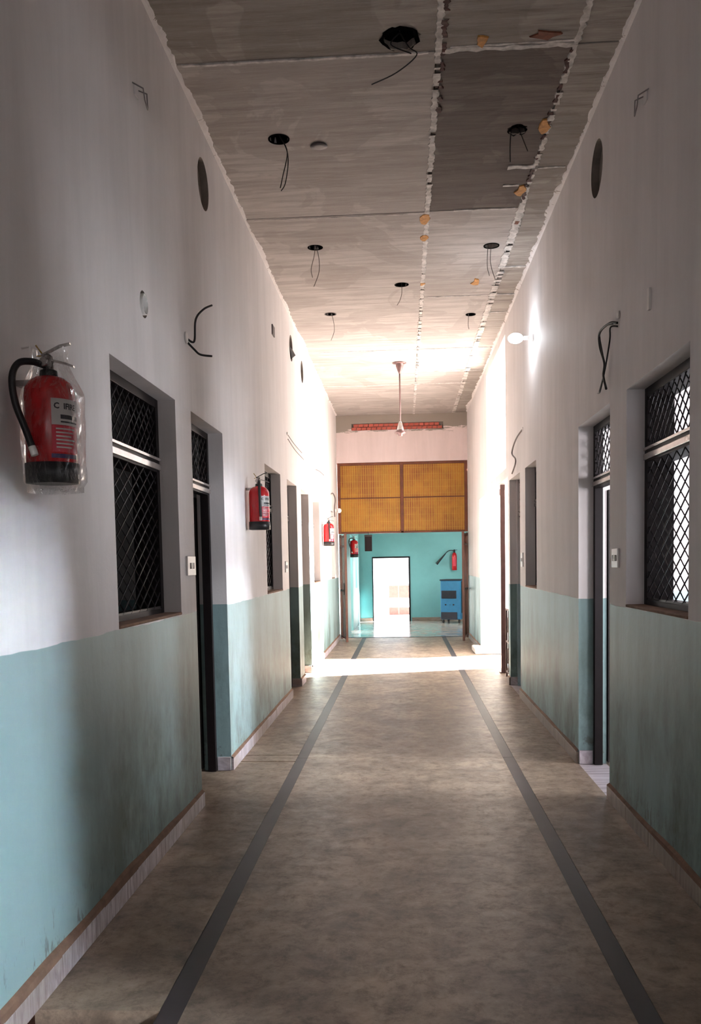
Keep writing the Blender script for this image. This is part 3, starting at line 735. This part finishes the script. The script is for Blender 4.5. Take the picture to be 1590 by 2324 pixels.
ex3 = extinguisher('small-looking pinkish red extinguisher on the sunlit far left wall before the amber screen', (-1.175, 13.95, 1.78), math.radians(-80), straight=True)
ex4 = extinguisher('dark red extinguisher on the left wall inside the turquoise room past the gate', (-1.02, 18.3, 1.62), math.radians(-80))
nl = tag(link('wall_nail', tube(bmesh.new(), [(A-.01, 2.97, 2.245), (A+.03, 2.965, 2.25), (A+.032, 2.965, 2.19)], .004, 8), M['plate']), 'white hook peg on the wall just above the wrapped extinguisher hose', 'hook')

# black-horned extinguisher on the back wall
g = thing('carbon_dioxide_extinguisher', 'slim red extinguisher with black discharge horn on the turquoise back wall above the blue cooler', 'fire extinguisher', (1.27, ty1-.085, 1.27))
link('cylinder', lathe(bmesh.new(), [(.058, 0), (.062, .01), (.062, .36), (.05, .41), (.025, .44)], 24), M['red'], g, smooth='keep')
link('valve', lathe(bmesh.new(), [(.022, .44), (.024, .50), (.012, .52)], 14), M['black'], g, smooth='keep')
link('squeeze_lever', B(-.012, .075, -.01, .01, .50, .512, .003), M['black'], g)
link('hose', tube(bmesh.new(), [(0, -.01, .48), (-.08, -.03, .50), (-.17, -.04, .47), (-.24, -.04, .40)], .010, 8, 5), M['black'], g)
link('horn', tube(bmesh.new(), [(-.22, -.04, .42), (-.45, -.04, .16)], lambda t: .014+.022*t, 12), M['black'], g, label='black discharge horn')
link('label', patch(.0628, -2.3, -1.0, .1, .28), M['label_red'], g)
link('wall_bracket', B(-.02, .02, .05, .086, .3, .33), M['chrome'], g)

# ------------------------------------------------------------------ air cooler
g = thing('air_cooler', 'blue air cooler on castors standing in the turquoise room below the horned extinguisher', 'air cooler', (1.20, 21.55, 0), rz=math.radians(-22))
link('body', B(-.26, .26, -.24, .24, .09, 1.04, .03), M['blue'], g)
link('top_lid', B(-.27, .27, -.25, .25, 1.03, 1.06, .008), M['blue_dark'], g)
lo = link('louvre_panel', B(-.23, .15, -.25, -.235, .60, .79, .006), M['blue_dark'], g)
for i in range(6): link('slat', B(-.22, .14, -.262, -.248, .615+i*.029, .625+i*.029), M['blue_dark'], lo)
link('tank_band', B(-.24, .17, -.252, -.236, .10, .27, .006), M['blue_dark'], g)
link('side_pad', B(.255, .268, -.2, .2, .25, .95, .004), M['blue_dark'], g)
for i in range(3): link('knob', tube(bmesh.new(), [(-.12+i*.1, -.24, .45), (-.12+i*.1, -.268, .45)], .018, 14), M['blue'] if i % 2 else M['blue_dark'], g)
for x, y in ((-.2, -.19), (.2, -.19), (-.2, .19), (.2, .19)):
    link('castor', tube(bmesh.new(), [(x-.015, y, .045), (x+.015, y, .045)], .044, 14), M['black'], g)
    link('castor_fork', B(x-.022, x+.022, y-.012, y+.012, .05, .10), M['chrome'], g)

# ------------------------------------------------------------------ fan rod
g = thing('ceiling_fan_rod', 'bladeless ceiling fan rod hanging from the bright ceiling before the amber screen', 'fan', (-.02, 12.93, 0))
link('canopy_plate', lathe(bmesh.new(), [(.095, H-.004), (.1, H-.012), (.06, H-.018)], 24), M['fanmetal'], g, smooth='keep')
link('canopy', lathe(bmesh.new(), [(.055, H-.016), (.055, H-.05), (.03, H-.12), (.012, H-.16)], 24), M['fanmetal'], g, smooth='keep')
link('rod', tube(bmesh.new(), [(0, 0, H-.1), (0, 0, 3.44)], .011, 10), M['fanmetal'], g)
link('lower_canopy', lathe(bmesh.new(), [(.012, 3.53), (.03, 3.50), (.052, 3.41), (.055, 3.40)], 20), M['chrome'], g, smooth='keep')
link('hub', lathe(bmesh.new(), [(.05, 3.40), (.08, 3.375), (.08, 3.355), (.03, 3.345), (.03, 3.32), (.01, 3.315)], 24), M['fanmetal'], g, smooth='keep')

# ------------------------------------------------------------------ ceiling junction boxes with hanging wires
JL = ['largest ragged junction hole in the ceiling with a forked wire, nearest the camera', 'round ceiling junction box with a long pair of wires, left half, nearest of its row',
      'dark ceiling junction box on the dark panel near the right joint', 'round ceiling junction box with thin pale wires, second in the left row',
      'ragged ceiling junction box beside the right joint, second in the right row', 'middle ceiling junction box with one short wire, past the second rows',
      'faint ceiling junction box with hanging wire, third in the left row', 'smallest ceiling junction box far along the right joint']
WP = [[[(0, 0, 0), (.05, -.02, -.09), (.09, -.05, -.15), (-.02, -.02, -.22), (-.16, .05, -.24)], [(.0, .0, 0), (-.05, 0, -.06), (.06, -.05, -.14)]],
      [[(0, 0, 0), (.05, 0, -.10), (.06, -.01, -.2), (.04, -.02, -.33), (.01, -.02, -.38)], [(.01, 0, -.02), (.055, 0, -.12), (.02, 0, -.28), (.005, -.02, -.36)]],
      [[(-.04, 0, 0), (-.05, 0, -.12), (-.05, 0, -.24)], [(.0, 0, 0), (.04, .01, -.1), (.07, .03, -.16)]],
      [[(0, 0, 0), (.03, 0, -.12), (.03, .0, -.25), (-.02, 0, -.38)], [(0, 0, 0), (-.01, 0, -.1), (-.04, 0, -.22), (-.03, 0, -.3)]],
      [[(-.03, 0, 0), (-.04, 0, -.2), (-.02, 0, -.3)], [(.0, 0, 0), (-.01, 0, -.18), (.03, 0, -.33)]],
      [[(0, 0, 0), (.0, 0, -.12), (-.02, 0, -.19), (-.05, 0, -.24)]],
      [[(0, 0, 0), (.03, 0, -.1), (.04, 0, -.22), (.0, 0, -.33)]],
      [[(-.02, 0, 0), (-.03, 0, -.14), (-.02, 0, -.2)]]]
for i, (x, y, r, jag) in enumerate(HOLES):
    g = thing('junction_box', JL[i], 'junction box', (x, y, H), 'open ceiling junction boxes with hanging wires')
    rr_ = r*.985 if jag < .008 else r+jag+.004
    link('box_cup', lathe(bmesh.new(), [(rr_, -.001 if jag < .008 else .003), (rr_*.98, .038), (.002, .039)], 24, caps=False), M['void'], g)
    if jag > .008:
        bm = bmesh.new(); lp = circ(0, 0, r*1.05, 20, jag*.8); l2 = [(p[0]*.8, p[1]*.8) for p in lp]
        for k in range(20):
            q = (k+1) % 20
            if k == 0: vo_ = [bm.verts.new((*p, -.004)) for p in lp]; vi_ = [bm.verts.new((p[0]*random.uniform(.9, 1.1), p[1]*random.uniform(.9, 1.1), -.012+random.uniform(-.008, .01))) for p in l2]
            bm.faces.new((vo_[k], vo_[q], vi_[q], vi_[k]))
        link('torn_edge', bm, M['void'], g)
    else: link('rim', lathe(bmesh.new(), [(r*.9, -.001), (r*.95, -.006), (r*1.06, -.006), (r*1.08, 0.002)], 26, caps=False), M['void'] if i != 6 else M['wire_grey'], g, smooth='keep')
    for wp in WP[i]:
        link('wire', tube(bmesh.new(), [(p[0], p[1], p[2]+.03) for p in wp], .0035 if i < 3 else .0028, 6, 6), M['wire'] if i < 3 else M['wire_grey'], g)
tag(link('cover_plate', lathe(bmesh.new(), [(.055, 0), (.06, -.008), (.03, -.012)], 20), M['plate_dark'], loc=(-.54, 6.24, H)), 'loose tilted round cover plate on the ceiling beside the nearest left junction box', 'cover plate').rotation_euler = (math.radians(4), 0, 0)

# ------------------------------------------------------------------ wall cables, switches, small fittings
def cable(name, label, parts, mats=None, plate=None):
    g = thing(name, label, 'cable', parts[0][0][0])
    o = Vector(parts[0][0][0])
    for i, (pts, rad, mt) in enumerate(parts): link('wire', tube(bmesh.new(), [Vector(p)-o for p in pts], rad, 8, 6), M[mt], g)
    if plate: 
        y, z, r = plate; s = 1 if o.x < 0 else -1; X = A if o.x < 0 else Bx
        pl = lathe(bmesh.new(), [(r, 0), (r*.96, .008), (r*.7, .010)], 20)
        p = link('outlet_ring', pl, M['plate'], g, loc=Vector((X, y, z))-o); p.rotation_euler[1] = s*PI/2
    return g
XL, XR = A+.0, Bx-.0
cable('cut_cable', 'two thick black cable ends sticking out of the left wall above the first door', [([(XL+.003, 5.33, 2.86), (XL+.04, 5.35, 2.85), (XL+.05, 5.36, 2.98), (XL+.09, 5.40, 3.05), (XL+.13, 5.46, 3.09)], .0065, 'wire'), ([(XL+.003, 5.33, 2.84), (XL+.04, 5.34, 2.80), (XL+.07, 5.37, 2.775), (XL+.13, 5.42, 2.775)], .0065, 'wire')], plate=(5.30, 2.86, .035))
cable('looped_cable', 'looped black cable hanging from the right wall between first door and window', [
    ([(XR-.003, 5.30, 2.86), (XR-.03, 5.38, 2.88), (XR-.05, 5.55, 2.87), (XR-.04, 5.60, 2.80), (XR-.03, 5.52, 2.68), (XR-.04, 5.50, 2.60), (XR-.05, 5.38, 2.50)], .007, 'wire'),
    ([(XR-.003, 5.30, 2.84), (XR-.03, 5.36, 2.85), (XR-.03, 5.38, 2.78), (XR-.03, 5.52, 2.62), (XR-.03, 5.66, 2.53)], .005, 'wire'),
    ([(XR-.02, 5.34, 2.865), (XR-.04, 5.48, 2.885), (XR-.045, 5.58, 2.86), (XR-.03, 5.52, 2.66), (XR-.03, 5.62, 2.54), (XR-.03, 5.69, 2.53)], .004, 'wire')], plate=(5.28, 2.90, .022))
cable('thin_cable', 'thin zigzag grey wire on the right wall above the second door', [([(XR-.003, 9.40, 2.86), (XR-.03, 9.75, 2.80), (XR-.03, 10.1, 2.70), (XR-.03, 9.80, 2.60), (XR-.03, 9.82, 2.54), (XR-.03, 10.1, 2.47)], .008, 'wire_grey')], plate=(9.4, 2.86, .02))
cable('thin_cable', 'thin pale wires on the left wall above the second barred window', [([(XL+.003, 9.9, 2.95), (XL+.04, 10.2, 2.88), (XL+.05, 10.9, 2.86)], .004, 'wire_grey'), ([(XL+.003, 9.95, 2.90), (XL+.04, 10.3, 2.82), (XL+.05, 11.1, 2.80)], .004, 'wire_grey')], plate=(9.9, 2.95, .02))
cable('thin_cable', 'short straight wire on the bright left wall above the far window', [([(XL+.003, 13.0, 2.88), (XL+.04, 13.3, 2.88), (XL+.05, 13.9, 2.88)], .006, 'wire_grey')], plate=(13.0, 2.88, .02))
cable('thin_cable', 'curled wire hanging on the far left wall above the pinkish extinguisher', [([(XL+.003, 15.7, 2.72), (XL+.04, 15.75, 2.74), (XL+.06, 16.0, 2.66), (XL+.03, 16.2, 2.5), (XL+.03, 16.25, 2.35)], .01, 'wire_grey')], plate=(15.7, 2.72, .02))
def socket(label, X, s, y, z, w_=.13, h=.10):
    g = thing('switch_plate', label, 'switch', (X, y, z), 'white switch plates')
    link('plate', B(min(0, s*.012), max(0, s*.012), -w_/2, w_/2, -h/2, h/2, .003), M['plate'], g)
    for i, dy in enumerate((-.032, .005, .038)):
        link('socket' if i == 0 else 'rocker', B(min(s*.011, s*.016), max(s*.011, s*.016), dy-.012, dy+.012, -.018, .018, .002), M['plate_dark'] if i != 1 else M['plate'], g)
    return g
socket('white switch plate on the left wall between first window and first door', A, 1, 5.235, 1.50, .20, .115)
socket('white switch plate on the right wall between first door and window', Bx, -1, 5.33, 1.50, .15, .115)
socket('small switch plate on the left wall between second window and second door', A, 1, 9.55, 1.47, .14, .12)
socket('small switch plate on the right wall between second window and second door', Bx, -1, 9.47, 1.50, .14, .15)
def bracket(label, X, s, y, z, k=1.0):
    g = thing('wire_bracket', label, 'bracket', (X, y, z))
    link('loop', tube(bmesh.new(), [(-s*.005, -.05*k, .05*k), (s*.05, -.04*k, .02*k), (s*.055, -.035*k, -.035*k), (s*.05, .035*k, -.05*k), (s*.045, .045*k, .035*k), (-s*.005, .05*k, .06*k)], .0035, 6), M['wire_pale'], g)
    link('base', B(min(0, s*.008), max(0, s*.008), -.03*k, .03*k, .0, .05*k, .002), M['wall'], g)
    return g
bracket('small white wire bracket high on the left wall near the ceiling', A, 1, 4.42, 3.80, 0.95)
bracket('small trapezoid wire bracket high on the right wall near the ceiling', Bx, -1, 4.72, 3.80, 0.95)
g = thing('pipe_stub', 'round white pipe end set in the left wall above the first window', 'pipe', (A, 4.44, 2.81))
pl = lathe(bmesh.new(), [(.052, -.055), (.052, .010), (.046, .010), (.044, -.055)], 24, caps=False); p = link('pipe', pl, M['bulb_off'], g); p.rotation_euler[1] = PI/2
link('end_cap', tube(bmesh.new(), [(-.052, 0, 0), (-.049, 0, 0)], .043, 20), M['black'], g)  # black disc painted in for the shade at the bottom of the pipe
o = tag(link('cable_clip', B(-.004, .012, -.014, .014, -.055, .055, .003), M['plate'], loc=(Bx-.008, 4.63, 2.80)), 'thin white clip on the right wall above the barred window', 'clip')
o = tag(link('blank_plate', B(-.0, .012, -.07, .07, -.05, .05, .003), M['wire_grey'], loc=(A, 8.97, 3.84)), 'small grey square blank plate high on the left wall', 'plate')
# dark flap in the vent hole
g = thing('vent_flap', 'black torn flap hanging out of a round vent hole high on the left wall', 'flap', (A, 10.45, 3.98))
bm = bmesh.new(); quad(bm, (-.01, -.10, .05), (0.02, .04, .02), (.05, .02, -.04), (.01, -.04, -.09)); quad(bm, (-.006, -.10, .05), (.01, -.04, -.09), (-.02, -.02, -.10), (-.03, -.1, .04))
link('sheet', bm, M['black'], g)
# lit bulb on the right wall
g = thing('wall_lamp', 'lit white bulb on a wall holder high on the right wall near the ceiling', 'lamp', (Bx, 8.62, 3.60))
link('holder', tube(bmesh.new(), [(0, 0, 0), (-.03, 0, 0)], .035, 16), M['plate'], g); link('neck', tube(bmesh.new(), [(-.03, 0, 0), (-.09, 0, 0)], .018, 14), M['plate'], g)
bb = bmesh.new(); bmesh.ops.create_uvsphere(bb, u_segments=20, v_segments=12, radius=.048, matrix=Matrix.Translation((-.17, 0, 0)) @ Matrix.Diagonal((1.5, 1, 1, 1)))
link('bulb', bb, M['bulb'], g, smooth=True, label='glowing bulb')
g = thing('wall_lamp', 'unlit white bulb on the far left wall below the curled wire', 'lamp', (A, 16.4, 2.47))
link('holder', tube(bmesh.new(), [(0, 0, 0), (.05, 0, 0)], .03, 14), M['plate'], g)
bb = bmesh.new(); bmesh.ops.create_uvsphere(bb, u_segments=16, v_segments=10, radius=.045, matrix=Matrix.Translation((.10, 0, 0))); link('bulb', bb, M['bulb_off'], g, smooth=True)

# ------------------------------------------------------------------ side opening: iron post, low gate, ledge
g = thing('iron_post', 'slim brown iron post standing in the bright side opening on the right', 'post', (Bx+.05, 11.8, 0))
link('shaft', B(-.03, .03, -.03, .03, 0, 2.49, .003), M['fanmetal'], g); link('top_bracket', B(-.03, .03, .02, .12, 2.36, 2.44, .004), M['fanmetal'], g); link('foot', B(-.05, .05, -.05, .05, 0, .012), M['fanmetal'], g)
g = thing('low_gate', 'low ornamental iron gate between the brown post and the right wall', 'gate', (Bx+.05, 10.80, 0))
for y in (0, .62): link('post', B(-.012, .012, y-.012, y+.012, .0, .88, .002), M['grate'], g)
for zz in (.06, .45, .86): link('rail', B(-.01, .01, .0, .62, zz, zz+.02), M['grate'], g)
for i in range(4):
    yy = .12+i*.125
    for zb in (.1, .5):
        pts = [(0, yy+.05*math.cos(a)*(1-a/9), zb+.15+.14*math.sin(a)*(1-a/9)) for a in [k*.5 for k in range(13)]]
        link('scroll', tube(bmesh.new(), pts, .006, 6), M['grate'], g)
    link('rod', tube(bmesh.new(), [(0, yy-.06, .06), (0, yy-.06, .87)], .006, 6), M['grate'], g)
o = link('trim_1', B(Bx-.14, Bx+1.2, 14.15, 14.85, 0, .09, .02), M['ground']); o['kind'] = 'structure'
